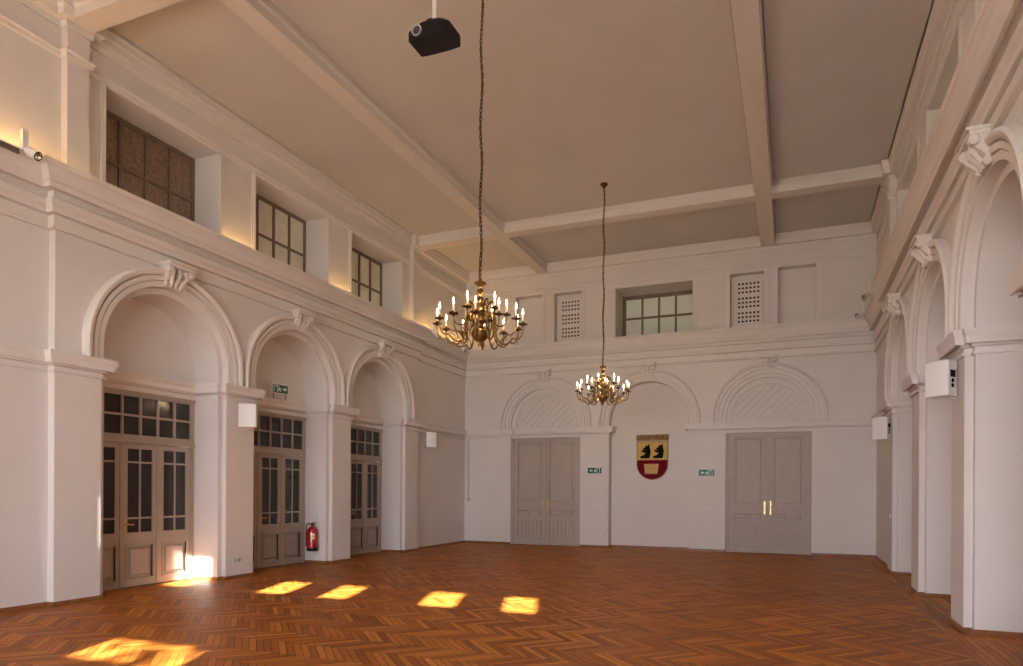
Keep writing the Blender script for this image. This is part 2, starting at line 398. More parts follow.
# ------------------------------------------------------------------ archivolts with keystones
def archivolt(fr, c, prof, zc, label, key):
    mb = MB()
    outs = [(outline(c, r, ZI-.02, zc), n) for r, n in prof]
    for (A, na), (Bb, nb) in zip(outs, outs[1:]): strip(mb, fr, A, na, Bb, nb)
    for i in (0, -1):
        for (A, na), (Bb, nb) in zip(outs, outs[1:]): pass
    t = trim(mb, label, 'archivolt')
    k = MB(); kt, kb, kw, kn = key
    # carved console: cap, scrolled flanks, leaf relief
    k.box((c-kw*1.12, kt-.06, 0), (c+kw*1.12, kt-.03, kn+.05), fr); k.box((c-kw*1.04, kt-.10, 0), (c+kw*1.04, kt-.06, kn+.02), fr)
    H = kt-.10-kb
    for sgn in (-1, 1):
        side = []
        for q in range(17):
            f = q/16; nn = kn*(1-.62*f)+.05*sin(f*2*pi)*(1-f*.3); side.append((kt-.10-H*f, nn))
        for q in range(16):
            (va, na), (vb, nb_) = side[q], side[q+1]; ua = kw*(1-.30*q/16); ub = kw*(1-.30*(q+1)/16); wd = .055
            k.add([fr(c+sgn*ua, va, 0), fr(c+sgn*ua, va, na), fr(c+sgn*(ua-wd), va, na), fr(c+sgn*(ua-wd), va, 0),
                   fr(c+sgn*ub, vb, 0), fr(c+sgn*ub, vb, nb_), fr(c+sgn*(ub-wd), vb, nb_), fr(c+sgn*(ub-wd), vb, 0)],
                  [(0, 1, 5, 4), (1, 2, 6, 5), (2, 3, 7, 6)])
        e = Vector(fr(1, 0, 0))-Vector(fr(0, 0, 0))
        for (vv, rr_, nn) in ((kt-.155, .055, kn-.02), (kb+.035, .045, kn*.38)):
            k.lathe([(0, -.035), (rr_*.6, -.04), (rr_, -.03), (rr_, .03), (rr_*.6, .04), (0, .035)], fr(c+sgn*(kw*(.97 if rr_ > .05 else .72)), vv, nn), 12, e)
    k.prism([(c-kw*.95, kt-.1), (c+kw*.95, kt-.1), (c+kw*.68, kb+.02), (c-kw*.68, kb+.02)], 0, kn*.45, fr)
    rnd = random.Random(3)
    for q in range(26):                                # leaf relief
        vv = kt-.13-H*.9*rnd.random(); uu = c+kw*.62*(rnd.random()*2-1); nn = kn*(.45+.35*(vv-kb)/H); rr_ = .018+.016*rnd.random()
        k.lathe([(0, -rr_), (rr_*.75, -rr_*.6), (rr_, 0), (rr_*.75, rr_*.6), (0, rr_)], fr(uu, vv, nn), 7)
    for uu in (-.5, 0, .5):
        k.tube([fr(c+kw*uu, kt-.12, kn*.85), fr(c+kw*uu*1.2, kt-.12-H*.4, kn*.85), fr(c+kw*uu*.8, kb+.06, kn*.5), fr(c+kw*uu*.8, kb-.01, kn*.42)], [.02, .03, .03, .02], 7)
    k.build('keystone', M['trim'], t)
    return t
PL = [(1.44, 0), (1.44, .10), (1.41, .13), (1.37, .12), (1.34, .095), (1.338, .045), (1.318, .045), (1.316, .085), (1.25, .075), (1.248, .03), (1.23, .03), (1.228, .055), (1.15, .045), (1.15, 0)]
for i, c in enumerate(ARCH):
    archivolt(FL, c, PL, ZC, 'stepped moulded arch band with carved keystone, %s of the left wall arches' % names[i].replace('middle', 'middle one'), (5.37, 4.97, .21, .24))
    archivolt(FR, c, PL, ZC, 'stepped moulded arch band with carved keystone, %s of the right wall arches' % names[i].replace('middle', 'middle one'), (5.37, 4.97, .21, .24))
PB = [(1.475, 0), (1.475, .085), (1.44, .11), (1.405, .10), (1.403, .045), (1.377, .045), (1.375, .085), (1.305, .075), (1.303, .025), (1.275, .025), (1.273, .06), (1.195, .05), (1.193, .005), (1.168, .005), (1.166, .03)]
for c, nm, w_ in ((BACKC[0], 'over the far left double door', 1.12), (BACKC[1], 'over the far niche with the shield', 1.155), (BACKC[2], 'over the far right double door', 1.09)):
    archivolt(FB, c, PB+[(w_, .03), (w_, -.02)], BZC, 'shallow moulded arch band with carved keystone '+nm, (5.37, 5.0, .19, .15))
# lattice relief in the two far tympana
for c, hw, nm in ((BACKC[0], 1.12, 'left'), (BACKC[2], 1.09, 'right')):
    mb = MB(); z0 = 3.585; st = .165
    ring = [(outline(c, r, z0, BZC-.02), n) for r, n in ((hw-.10, -.07), (hw-.10, -.03), (hw-.14, -.03), (hw-.14, -.07))]
    for (A, na), (Bb, nb) in zip(ring, ring[1:]): strip(mb, FB, A, na, Bb, nb)
    rad = hw-.14
    for sg in (-1, 1):
        for k in range(-12, 26):
            off = k*st*sqrt(2)
            pts = []
            for q in range(241):                        # walk along the diagonal and keep what is inside
                s_ = -2+q*4/240; u = c+s_; v = z0+sg*s_+off-.6
                ok = v > z0+.01 and ((u-c)**2+(max(0, v-BZC+.02))**2 < rad**2) and abs(u-c) < rad
                if ok: pts.append((u, v))
            if len(pts) > 2:
                (u0, v0), (u1, v1) = pts[0], pts[-1]; d = Vector((u1-u0, v1-v0)).normalized()*.010; nx, ny = -d.y, d.x
                q4 = [(u0+nx, v0+ny), (u0-nx, v0-ny), (u1-nx, v1-ny), (u1+nx, v1+ny)]
                mb.add([FB(u, v, -.072) for u, v in q4]+[FB(u, v, -.038) for u, v in q4], [(4, 5, 6, 7), (0, 1, 5, 4), (1, 2, 6, 5), (2, 3, 7, 6), (3, 0, 4, 7)])
    trim(mb, 'diamond lattice relief in the arch over the far %s door' % nm, 'relief')

# ------------------------------------------------------------------ ceiling and beams
mb = MB()
mb.box((XL-.9, F-.1, CEIL+.10), (XR+.9, B+1, CEIL+.14))
BX = [(-7.26, -6.93), (-.80, -.45)]; BY = [(-2.0, -1.7), (6.17, 6.48), (15.22, 15.55)]
xs = [(-9.545, -7.28), (-6.91, -.82), (-.43, 1.825)]; ys = [(F+.02, -2.02), (-1.68, 6.15), (6.50, 15.20), (15.57, B-.20)]
for x0, x1 in xs:
    for y0, y1 in ys: mb.box((x0+.022, y0+.02, CEIL), (x1-.022, y1-.02, CEIL+.10))
struct(mb.build('ceiling', M['ceil']), 'beige painted coffered ceiling panels of the hall', 'ceiling')
def beam(x0, x1, y0, y1, ax, label, dz=0):
    mb = MB()
    c0, c1 = ((x0, x1) if ax == 'y' else (y0, y1)); e = .025
    prof = [(c0-e, CEIL+.1), (c0-e, 8.44), (c0-.008, 8.42), (c0, 8.40), (c0, BEAMZ+dz), (c1, BEAMZ+dz), (c1, 8.40), (c1+.008, 8.42), (c1+e, 8.44), (c1+e, CEIL+.1)]
    a, b_ = ((y0, y1) if ax == 'y' else (x0, x1))
    for (p, z), (q, z2) in zip(prof, prof[1:]+prof[:1]):
        if ax == 'y': mb.quad((p, a, z), (q, a, z2), (q, b_, z2), (p, b_, z))
        else: mb.quad((a, p, z), (a, q, z2), (b_, q, z2), (b_, p, z))
    trim(mb, label, 'beam', 'beam')
beam(*BX[0], F, B-.1, 'y', 'long painted ceiling beam nearer the left wall')
beam(*BX[1], F, B-.1, 'y', 'long painted ceiling beam nearer the right wall')
for (y0, y1), nm in zip(BY, ('behind the camera', 'at the near end of the ceiling, upper left', 'across the far end of the ceiling')):
    beam(-9.70, 1.98, y0, y1, 'x', 'painted cross beam '+nm, .003)

# ------------------------------------------------------------------ floor
mb = MB(); mb.quad((XL-.75, F-.2, 0), (XR+.75, F-.2, 0), (XR+.75, B+.5, 0), (XL-.75, B+.5, 0))
struct(mb.build('floor', M['floor']), 'orange-brown herringbone parquet floor of the hall', 'floor')

# ------------------------------------------------------------------ front wall, behind the camera, with the windows that light the hall
mb = MB()
big = [(-7.9, .5, -5.9, 4.4), (-1.8, .5, .8, 4.4)]
mid = outline(BACKC[1], 1.25, .5, 3.3)
def back_project(x, y, z=0):
    s_ = (y-F)/.934; return (x+.357*s_, z+TANS*s_)
small = []
for xa, xb, z_ in ((-10.15, -9.60, .62), (-8.04, -7.50, 0), (-6.80, -6.31, 0), (-5.02, -4.46, 0), (-3.70, -3.22, 0)):
    xl, zl = back_project(xa, 8.16); xr, _z = back_project(xb, 8.16); _x, zh = back_project(xa, 9.30)
    small.append((xl, zl, xr, zh+(.17 if z_ else 0)))
xl, zl = back_project(-6.65, 4.25); xr, _z = back_project(-5.25, 4.25); _x, zh = back_project(-6, 5.05)
small.append((xl, zl, xr, zh))
# above z=.5 as a strip with the arch, then rectangles either side
face_holes(mb, FF, (XL-.2, 0, BACKC[1]-1.4, 5.0), [big[0]], 0)
face_holes(mb, FF, (BACKC[1]+1.4, 0, XR+.2, 5.0), [big[1]], 0)
mb.quad(FF(BACKC[1]-1.4, 0, 0), FF(BACKC[1]+1.4, 0, 0), FF(BACKC[1]+1.4, .5, 0), FF(BACKC[1]-1.4, .5, 0))
notched(mb, FF, BACKC[1]-1.4, BACKC[1]+1.4, 5.0, [mid], 0, .5)
face_holes(mb, FF, (XL-.2, 5.0, XR+.2, CEIL+.14), small, 0)
for h in big+small: rim(mb, FF, h, 0, -.04)
strip(mb, FF, mid, 0, mid, -.04)
struct(mb.build('wall_front', M['wall']), 'off-white wall behind the camera with the daylight windows', 'wall')
WN = [0]
def grid(fr, r, nu, nv, n0, n1, bar=.04, edge=.07, rails=None, left=0):
    a, c, b_, d = r; iu0, iu1, iv0, iv1 = a+edge, b_-edge, c+edge, d-edge
    iu0 += left; us = [iu0+(iu1-iu0)*k/nu for k in range(nu+1)]; vs = rails or [iv0+(iv1-iv0)*k/nv for k in range(nv+1)]
    return [(us[i]+(bar/2 if i else 0), vs[j]+(bar/2 if j else 0), us[i+1]-(bar/2 if i < nu-1 else 0), vs[j+1]-(bar/2 if j < len(vs)-2 else 0)) for i in range(nu) for j in range(len(vs)-1)]
def window(fr, r, nu, nv, n0, n1, mf, mp, label, rails=None, bar=.04, edge=.07, glass=True, left=0):
    WN[0] += 1
    hs = grid(fr, r, nu, nv, n0, n1, bar, edge, rails, left)
    m_ = MB(); slab(m_, fr, r, hs, n0, n1); o = m_.build('window_%d' % WN[0], M[mf])
    struct(o, label, 'window')
    if glass:
        g = MB()
        for h in hs: g.box((h[0]-.005, h[1]-.005, n0+.005), (h[2]+.005, h[3]+.005, n0+.012), fr)
        g.build('window_pane', M[mp], o)
    return o
wl = ['dark brown wired-glass clerestory window, nearest on the left wall', 'pale-paned brown-framed clerestory window, middle of the left wall', 'pale-paned brown-framed clerestory window, farthest on the left wall']
for i, (a, b_) in enumerate(WIN):
    window(FL, (a, LEDGE, b_, 7.75), 4, 2, CLD-.02, CLD+.03, 'wframe', 'paneb' if i == 0 else 'pane', wl[i], rails=[LEDGE+.07, 6.95, 7.68], bar=.045, edge=.05, left=.17)
for i, (a, b_) in enumerate(WIN):
    window(FR, (a, LEDGE, b_, 7.75), 4, 2, CLD-.02, CLD+.03, 'wframe', 'pane', 'brown-framed clerestory window, %s on the right wall' % names[i], rails=[LEDGE+.07, 6.95, 7.68], bar=.045, edge=.05, left=.17)
window(FB, BWIN, 4, 2, -.88, -.83, 'wframe', 'panew', 'wide eight-pane pale green window high on the far wall', rails=[BWIN[1]+.02, 6.89, 7.47], bar=.06, edge=.10)

# ------------------------------------------------------------------ glazed doors of the left arches
DP = -.70                                # door plane offset from the wall face
def handle(parent, fr, u, v, n, side, h=.30, lever=True):
    m_ = MB(); m_.box((u-.018, v-h/2, n), (u+.018, v+h/2, n+.010), fr)
    if lever:
        m_.tube([fr(u, v+.04, n), fr(u, v+.04, n+.05), fr(u+side*.03, v+.04, n+.055), fr(u+side*.13, v+.035, n+.05)], .011, 8)
    m_.lathe([(0, 0), (.010, 0), (.010, .008), (0, .008)], fr(u, v-.06, n+.008), 8)
    return m_.build('handle', M['brassl'], parent)
def glazed_door(k, c):
    d = struct(empty('door_%d' % k, (W+DP, c, 0)), 'taupe glazed wooden door with transom, %s of the left wall arches' % names[k-1], 'door')
    fr = lambda u, v, n: (n, u, v)         # local: root at door plane
    a, b_ = -HWI, HWI
    m_ = MB()
    tr = []                                 # transom lights
    us = [a+.075+(2*HWI-.15)*q/6 for q in range(7)]
    for i in range(6):
        for v0, v1 in ((2.56, 2.865), (2.90, 3.20)): tr.append((us[i]+(.014 if i else 0), v0, us[i+1]-(.014 if i < 5 else 0), v1))
    slab(m_, fr, (a, 0, b_, 3.30), [(a+.055, 0, b_-.055, 2.42)]+tr, -.05, .03)
    m_.box((a, 2.42, .03), (b_, 2.50, .05), fr); m_.box((a, 3.23, .03), (b_, 3.30, .055), fr)
    m_.build('door_frame', M['doorp'], d)
    g = MB()
    for h in tr: g.box((h[0]-.004, h[1]-.004, -.02), (h[2]+.004, h[3]+.004, -.012), fr)
    g.build('transom_glass', M['dglass'], d)
    lw = (2*HWI-.11)/3
    for q in range(3):
        u0 = a+.055+q*lw+.003; u1 = u0+lw-.006; uc = (u0+u1)/2
        hs = []
        gu0, gu1 = u0+.105, u1-.105
        for x0, x1 in ((gu0, uc-.013), (uc+.013, gu1)):
            for v0, v1 in ((.92, 1.145), (1.175, 2.085), (2.115, 2.325)): hs.append((x0, v0, x1, v1))
        pr = (u0+.10, .15, u1-.10, .70)
        l_ = MB(); slab(l_, fr, (u0, .012, u1, 2.412), hs+[pr], -.03, .015)
        rim(l_, fr, pr, -.02, .022); slab(l_, fr, (pr[0]-.025, pr[1]-.025, pr[2]+.025, pr[3]+.025), [pr], .012, .028)
        l_.quad(*[fr(x, y, -.012) for x, y in ((pr[0], pr[1]), (pr[2], pr[1]), (pr[2], pr[3]), (pr[0], pr[3]))])
        panelf(l_, fr, (pr[0]+.035, pr[1]+.035, pr[2]-.035, pr[3]-.035), -.012, .012, .03)
        l_.box((u1-.03, .02, .015), (u1-.005, 2.40, .028), fr)
        lf = l_.build('door_leaf', M['doorp'], d)
        g = MB()
        for h in hs: g.box((h[0]-.004, h[1]-.004, -.012), (h[2]+.004, h[3]+.004, -.006), fr)
        g.build('glass_pane', M['dglass'], lf)
        if q == 1: handle(lf, fr, u0+.05, 1.02, .015, 1, .26)
for k, c in enumerate(ARCH): glazed_door(k+1, c)

# ------------------------------------------------------------------ double doors of the far wall
def double_door(k, c, hw, label):
    d = struct(empty('door_%d' % k, (c, B+.10, 0)), label, 'door')
    fr = lambda u, v, n: (u, -n, v)
    m_ = MB(); slab(m_, fr, (-hw, 0, hw, 3.40), [(-hw+.08, 0, hw-.08, 3.33)], -.05, .04); m_.build('door_frame', M['doorb'], d)
    for sg in (-1, 1):
        u0, u1 = (-hw+.083, -.003) if sg < 0 else (.003, hw-.083)
        ps = [(u0+.13, 1.30, u1-.13, 3.16), (u0+.13, .88, u1-.13, 1.12), (u0+.13, .17, u1-.13, .76)]
        l_ = MB(); slab(l_, fr, (u0, .012, u1, 3.325), ps, -.03, .02)
        for i, p in enumerate(ps):
            slab(l_, fr, (p[0]-.028, p[1]-.028, p[2]+.028, p[3]+.028), [p], .018, .036)
            l_.quad(*[fr(x, y, -.010) for x, y in ((p[0], p[1]), (p[2], p[1]), (p[2], p[3]), (p[0], p[3]))])
            if i == 0: panelf(l_, fr, (p[0]+.05, p[1]+.05, p[2]-.05, p[3]-.05), -.010, .006, .02)
            if i == 1:
                mid_ = (p[0]+p[2])/2; panelf(l_, fr, (p[0]+.04, p[1]+.05, mid_-.03, p[3]-.05), -.010, .012, .03); panelf(l_, fr, (mid_+.03, p[1]+.05, p[2]-.04, p[3]-.05), -.010, .012, .03)
            if i == 2:
                nb = 6; bw = (p[2]-p[0]-.04)/nb
                for q in range(nb): l_.box((p[0]+.02+q*bw+.011, p[1]+.02, -.010), (p[0]+.02+(q+1)*bw-.011, p[3]-.02, .012), fr)
        if sg > 0: l_.box((-.03, .012, .02), (.03, 3.325, .045), fr)
        lf = l_.build('door_leaf', M['doorb'], d)
        handle(lf, fr, sg*.075, 1.23, .02, sg, .36, lever=sg > 0)
double_door(4, BACKC[0], BHW, 'grey-beige panelled double door left of the niche with the shield')
double_door(5, BACKC[2], 1.10, 'grey-beige panelled double door right of the niche with the shield')

# ------------------------------------------------------------------ vent grilles
def grille(h, label):
    a, c, b_, d = h; a += .10; b_ -= .04; d -= .14; c += 0.0
    hs = []
    nu = 6; gw = (b_-a-.14)/nu
    for g_ in range(3):
        for r_ in range(3):
            v = c+.16+g_*.40+r_*.115
            for q in range(nu): u = a+.07+q*gw+gw*.28; hs.append((u, v, u+.055, v+.055))
    m_ = MB(); fr = lambda u, v, n: (u, -n, v)
    slab(m_, fr, (a, c, b_, d), hs, 0, .02); m_.box((a-.01, c, -.006), (b_+.01, d+.01, -.004), fr)
    o = m_.build('vent_grille', M['trim'], loc=(0, B+.13, 0)); tag(o, label, 'vent', 'perforated vents of the far wall')
    e = MB(); e.box((a+.01, c+.01, -.003), (b_-.01, d-.01, -.001), fr); e.build('shade_backing', M['vent_shade'], o)  # black sheet paints the shade seen through the holes
grille(BGR[0], 'white perforated vent board high on the far wall, left of the window')
grille(BGR[1], 'white perforated vent board high on the far wall, right of the window')

# ------------------------------------------------------------------ chandeliers
def smooth_curve(pts, n=28):                            # Catmull-Rom
    P = [Vector(p) for p in pts]; P = [P[0]*2-P[1]]+P+[P[-1]*2-P[-2]]; out = []
    m_ = len(P)-3
    for k in range(n+1):
        t = k/n*m_; i = min(int(t), m_-1); f = t-i; a, b_, c, d = P[i:i+4]
        out.append(.5*((2*b_)+(c-a)*f+(2*a-5*b_+4*c-d)*f*f+(3*b_-a-3*c+d)*f**3))
    return out
def make_chandelier():
    r = empty('chandelier')                             # origin on the ceiling above
    Z = lambda z: z-CEIL
    m_ = MB(); m_.lathe([(0, 0), (.085, 0), (.085, -.02), (.06, -.05), (.03, -.075), (.012, -.10), (0, -.10)], seg=20); m_.build('ceiling_rose', M['brassd'], r, True)
    m_ = MB(); top, bot = -.10, Z(4.50); ln = .075; n = int((top-bot)/(ln*.78)); rnd = random.Random(5)
    for k in range(n):
        z = top-(top-bot)*(k+.5)/n
        wob = .010*sin(k*.35)+.004*rnd.random()
        ax = Vector((1, 0, 0)) if k % 2 else Vector((0, 1, 0))
        m_.torus((wob, .006*cos(k*.3), z), .017, .006, ax, 10, 5, stretch=(top-bot)/n*.72/.017)
    m_.tube([(.018*sin(k*.4), .012*cos(k*.4), top-(top-bot)*k/60) for k in range(61)], .0045, 5)
    m_.build('chain', M['brassd'], r, True)
    m_ = MB()
    m_.lathe([(0, Z(4.52)), (.02, Z(4.50)), (.025, Z(4.48)), (.02, Z(4.455)), (.075, Z(4.45)), (.082, Z(4.435)), (.06, Z(4.415)), (.03, Z(4.395)), (.022, Z(4.37)), (.045, Z(4.345)), (.05, Z(4.32)), (.028, Z(4.29)),
              (.024, Z(4.26)), (.05, Z(4.23)), (.06, Z(4.20)), (.05, Z(4.16)), (.03, Z(4.13)), (.045, Z(4.11)), (.09, Z(4.09)), (.09, Z(4.06)), (.05, Z(4.04)), (.035, Z(4.0)), (.055, Z(3.98)), (.11, Z(3.96)), (.11, Z(3.92)), (.06, Z(3.90)), (.045, Z(3.86)), (.04, Z(3.82)), (0, Z(3.82))], seg=20)
    m_.build('stem', M['brass'], r, True)
    m_ = MB(); m_.lathe([(0, Z(3.86)), (.05, Z(3.855)), (.085, Z(3.835)), (.112, Z(3.80)), (.118, Z(3.76)), (.105, Z(3.71)), (.075, Z(3.675)), (.04, Z(3.655)), (.02, Z(3.65)), (.018, Z(3.64)), (.03, Z(3.625)), (.028, Z(3.605)), (0, Z(3.59))], seg=24)
    m_.build('bowl', M['brass'], r, True)
    def arm(ang, lower):
        ca, sa = cos(ang), sin(ang)
        if lower: pts = [(.09, 3.95), (.15, 4.02), (.20, 3.98), (.21, 3.86), (.22, 3.73), (.28, 3.635), (.37, 3.63), (.44, 3.70), (.50, 3.69), (.55, 3.73), (.575, 3.80), (.575, 3.87)]
        else: pts = [(.075, 4.08), (.11, 4.17), (.16, 4.20), (.19, 4.14), (.175, 4.04), (.18, 3.94), (.23, 3.88), (.30, 3.88), (.345, 3.93), (.355, 4.01)]
        cv = smooth_curve([(x*ca, x*sa, Z(z)) for x, z in pts], 30)
        m_ = MB(); m_.tube(cv, [.013-.004*k/30 for k in range(31)], 7)
        # leaf scroll ornament on the arm
        q = [(.30, 3.66), (.34, 3.74), (.40, 3.76), (.42, 3.71)] if lower else [(.19, 4.10), (.25, 4.12), (.27, 4.06)]
        m_.tube(smooth_curve([(x*ca, x*sa, Z(z)) for x, z in q], 10), [.010-.006*k/10 for k in range(11)], 6)
        x, z = pts[-1]; zc = Z(z)
        o = m_.build('arm', M['brass' if lower else 'brassd'], r, True)
        m_ = MB(); m_.lathe([(0, 0), (.012, 0), (.02, .012), (.06, .022), (.064, .03), (.03, .032), (.02, .04), (.017, .065), (0, .065)], (x*ca, x*sa, zc-.005), 14); m_.build('drip_pan', M['brassd'], o, True)
        m_ = MB(); m_.lathe([(0, .05), (.0125, .05), (.0125, .15), (0, .15)], (x*ca, x*sa, zc), 10); m_.build('candle_sleeve', M['candle'], o, True)
        m_ = MB(); m_.lathe([(.008, .148), (.012, .16), (.0135, .178), (.009, .205), (.004, .225), (0, .235)], (x*ca, x*sa, zc), 10); m_.build('candle_bulb', M['flame'], o, True)
    for k in range(12): arm(radians(20.9+30*k+(0)), True)
    for k in range(6): arm(radians(20.9+8+60*k), False)
    return r
ch = make_chandelier(); ch.location = (-3.92, 7.85, CEIL)
tag(ch, 'large lit brass chandelier on a long chain, the nearer one left of centre', 'chandelier', 'brass chandeliers')
c2 = copy_tree(ch); c2.location = (-3.95, 14.05, CEIL)
tag(c2, 'lit brass chandelier hanging in front of the far wall, the farther one', 'chandelier', 'brass chandeliers')

# ------------------------------------------------------------------ projector
r = tag(empty('projector', (-3.72, 6.29, CEIL)), 'black video projector hung from the ceiling on a white pole', 'projector')
m_ = MB(); m_.tube([(0, 0, 0), (0, 0, -1.70)], .028, 16); m_.lathe([(0, 0), (.09, 0), (.09, -.02), (.03, -.05), (0, -.05)], seg=16); m_.build('ceiling_pole', M['white'], r, True)
zb = 6.60-CEIL
m_ = MB()
# body: domed box, lens side towards the camera
nx = 12; w_, dp = .25, .15
secs = []
for k in range(nx+1):
    x = -w_+2*w_*k/nx; f = 1-abs((x)/w_)**2.6; hgt = .12+.07*f; dd = dp*(1-.10*abs(x/w_)**3)
    secs.append([(x, -dd, zb), (x, -dd, zb+hgt*.82), (x, -dd*.82, zb+hgt), (x, dd*.82, zb+hgt), (x, dd, zb+hgt*.82), (x, dd, zb)])
P = [p for s_ in secs for p in s_]
m_.add(P, [(k*6+q, (k+1)*6+q, (k+1)*6+(q+1) % 6, k*6+(q+1) % 6) for k in range(nx) for q in range(6)]+[tuple(range(6)), tuple(nx*6+q for q in range(6))])
body = m_.build('projector_body', M['black'], r)
m_ = MB(); ax = Vector((0, -1, 0)); m_.lathe([(0, 0), (.046, 0), (.052, .02), (.06, .02), (.06, 0)], (-.135, -dp+.002, zb+.085), 24, ax); m_.build('lens_ring', M['ring'], body, True)
m_ = MB(); m_.lathe([(0, .014), (.02, .012), (.045, .003), (.0455, 0)], (-.135, -dp, zb+.085), 24, ax); m_.build('lens', M['lens'], body, True)
m_ = MB(); m_.box((-.08, -.06, zb+.18), (.06, .06, zb+.21)); m_.tube([(-.06, -.05, zb+.20), (-.07, -.05, zb+.25), (-.03, -.03, zb+.27), (0, 0, zb+.25)], .010, 8)
m_.tube([(-.03, .03, zb+.2), (.0, .02, zb+.27)], .012, 8); m_.build('mount_bracket', M['blackm'], r)
m_ = MB(); m_.box((.0, -.07, zb+.185), (.11, .02, zb+.225)); m_.build('cable_box', M['blue'], r, bevel=.006)
m_ = MB(); m_.box((-.20, -.04, zb+.165), (-.09, .05, zb+.185)); m_.build('filter_cover', M['white'], r, bevel=.004)

# ------------------------------------------------------------------ wall speakers
def speaker(loc, ang, wall_dir, label, hgt=.43, wd=.31, dpt=.19, ports=True):
    r = tag(empty('wall_speaker', loc, ang), label, 'speaker', 'white wall speakers')
    # local: front faces -Y, slightly curved grille
    m_ = MB(); n = 10; P = []
    fr_ = [(-wd/2+wd*k/n, -dpt/2-.022*cos(pi*(k/n-.5))) for k in range(n+1)]
    pl = fr_+[(wd/2-.03, dpt/2), (-wd/2+.03, dpt/2)]
    m_.prism(pl, -hgt/2, hgt/2, lambda u, v, q: (u, v, q))
    o = m_.build('speaker_cabinet', M['white'], r, bevel=.006)
    m_ = MB(); e = .008
    f2 = [(-wd/2+e+(wd-2*e)*k/n, -dpt/2-.022*cos(pi*(k/n-.5))-.004) for k in range(n+1)]
    for (a, b_), (c, d) in zip(f2, f2[1:]):
        m_.add([(a, b_, -hgt/2+e), (c, d, -hgt/2+e), (c, d, hgt/2-e), (a, b_, hgt/2-e)], [(0, 1, 2, 3)])
    m_.prism([(x, y) for x, y in f2]+[(x, y+.003) for x, y in f2[::-1]], -hgt/2+e, hgt/2-e, lambda u, v, q: (u, v, q))
    m_.build('grille', M['white'], o)
    if ports:
        m_ = MB(); x = wd/2-.012
        sl = Vector((-.03, dpt, 0)).normalized(); nrm = Vector((sl.y, -sl.x, 0))
        def onside(f, z, w2, h2):
            c0 = Vector((wd/2, -dpt/2, 0))+sl*(dpt*f); pts = []
            for q, zz in ((-w2, -h2), (w2, -h2), (w2, h2), (-w2, h2)):
                p = c0+sl*q; pts.append((p.x, p.y, z+zz))
            m_.add(pts+[(p[0]+nrm.x*.006, p[1]+nrm.y*.006, p[2]) for p in pts], [(0, 1, 2, 3), (4, 5, 6, 7), (0, 1, 5, 4), (1, 2, 6, 5), (2, 3, 7, 6), (3, 0, 4, 7)])
        onside(.5, .055, .052, .042)
        c0 = Vector((wd/2, -dpt/2, 0))+sl*(dpt*.48)
        for z in (-.03, -.09): m_.lathe([(0, 0), (.026, 0), (.024, .008), (0, .008)], (c0.x, c0.y, z), 14, nrm)
        m_.build('connector_panel', M['blackp'], o)
    m_ = MB()
    # bracket from the back of the cabinet to the wall
    inv = Matrix.Rotation(-ang, 3, 'Z'); wv = inv @ Vector(wall_dir)
    m_.tube([(0, dpt/2-.01, -hgt/2+.06), (0, dpt/2+.03, -hgt/2+.0), Vector((0, dpt/2+.03, -hgt/2-.02))+wv*.6, wv+Vector((0, 0, -hgt/2-.02))], .014, 8)
    m_.build('bracket', M['white'], r)
    m_ = MB(); m_.tube(smooth_curve([(0, dpt/2, .05), Vector((0, dpt/2, .12))+wv*.4, Vector((0, 0, .10))+wv*.9, Vector((0, 0, -.10))+wv], 14), .004, 6); m_.build('speaker_cable', M['cable'], r)
    return r
speaker((1.735, 9.28, 3.06), radians(-47), (.218, .09, 0), 'white wall speaker with black side connectors on the nearest right wall pier')
speaker((1.745, 15.00, 2.98), radians(-36), (.218, .10, 0), 'small white wall speaker low in front of the far right corner', hgt=.46)
speaker((-9.43, 9.33, 3.02), radians(28), (-.206, .02, 0), 'bright white wall speaker on the pier between the nearest two left arches', ports=False)
speaker((-9.52, 16.02, 3.08), radians(38), (-.246, -.06, 0), 'small white wall speaker on the left wall, right of the farthest arch', hgt=.42, wd=.28, ports=False)

# ------------------------------------------------------------------ fire extinguisher on the second arch jamb
r = tag(empty('fire_extinguisher', (-9.99, ARCH[1]+HWI-.135, .29)), 'red fire extinguisher hung on the jamb beside the middle glazed door', 'fire extinguisher')
rb = .118
m_ = MB(); m_.lathe([(0, .05), (rb, .05), (rb, .42), (rb*.93, .47), (rb*.7, .515), (rb*.35, .54), (.03, .55), (.03, .575), (0, .575)], seg=28); cyl = m_.build('cylinder', M['red'], r, True)
m_ = MB(); m_.lathe([(0, 0), (rb*.9, 0), (rb*1.03, .02), (rb*1.03, .075), (rb*.98, .08)], seg=28); m_.build('foot_ring', M['black'], r, True)
m_ = MB(); m_.lathe([(0, .57), (.03, .57), (.032, .60), (.02, .62), (0, .62)], seg=12); m_.tube([(0, 0, .61), (.05, -.03, .635), (.13, -.06, .625)], [.014, .012, .010], 8); m_.tube([(0, 0, .60), (.06, -.03, .595), (.12, -.05, .575)], .009, 8); m_.build('valve_lever', M['blackm'], r)
m_ = MB(); m_.tube(smooth_curve([(-.02, 0, .595), (-.09, -.02, .61), (-.145, -.02, .56), (-.155, -.02, .40), (-.14, -.03, .20), (-.115, -.05, .11)], 24), [.013]*20+[.015, .018, .020, .022, .023], 10); m_.build('hose', M['black'], r, True)
def curved(z0, z1, a0, a1, rr=rb+.0015):
    m = MB(); n = 8
    for k in range(n):
        p, q = radians(a0+(a1-a0)*k/n), radians(a0+(a1-a0)*(k+1)/n)
        m.quad((rr*cos(p), rr*sin(p), z0), (rr*cos(q), rr*sin(q), z0), (rr*cos(q), rr*sin(q), z1), (rr*cos(p), rr*sin(p), z1))
    return m
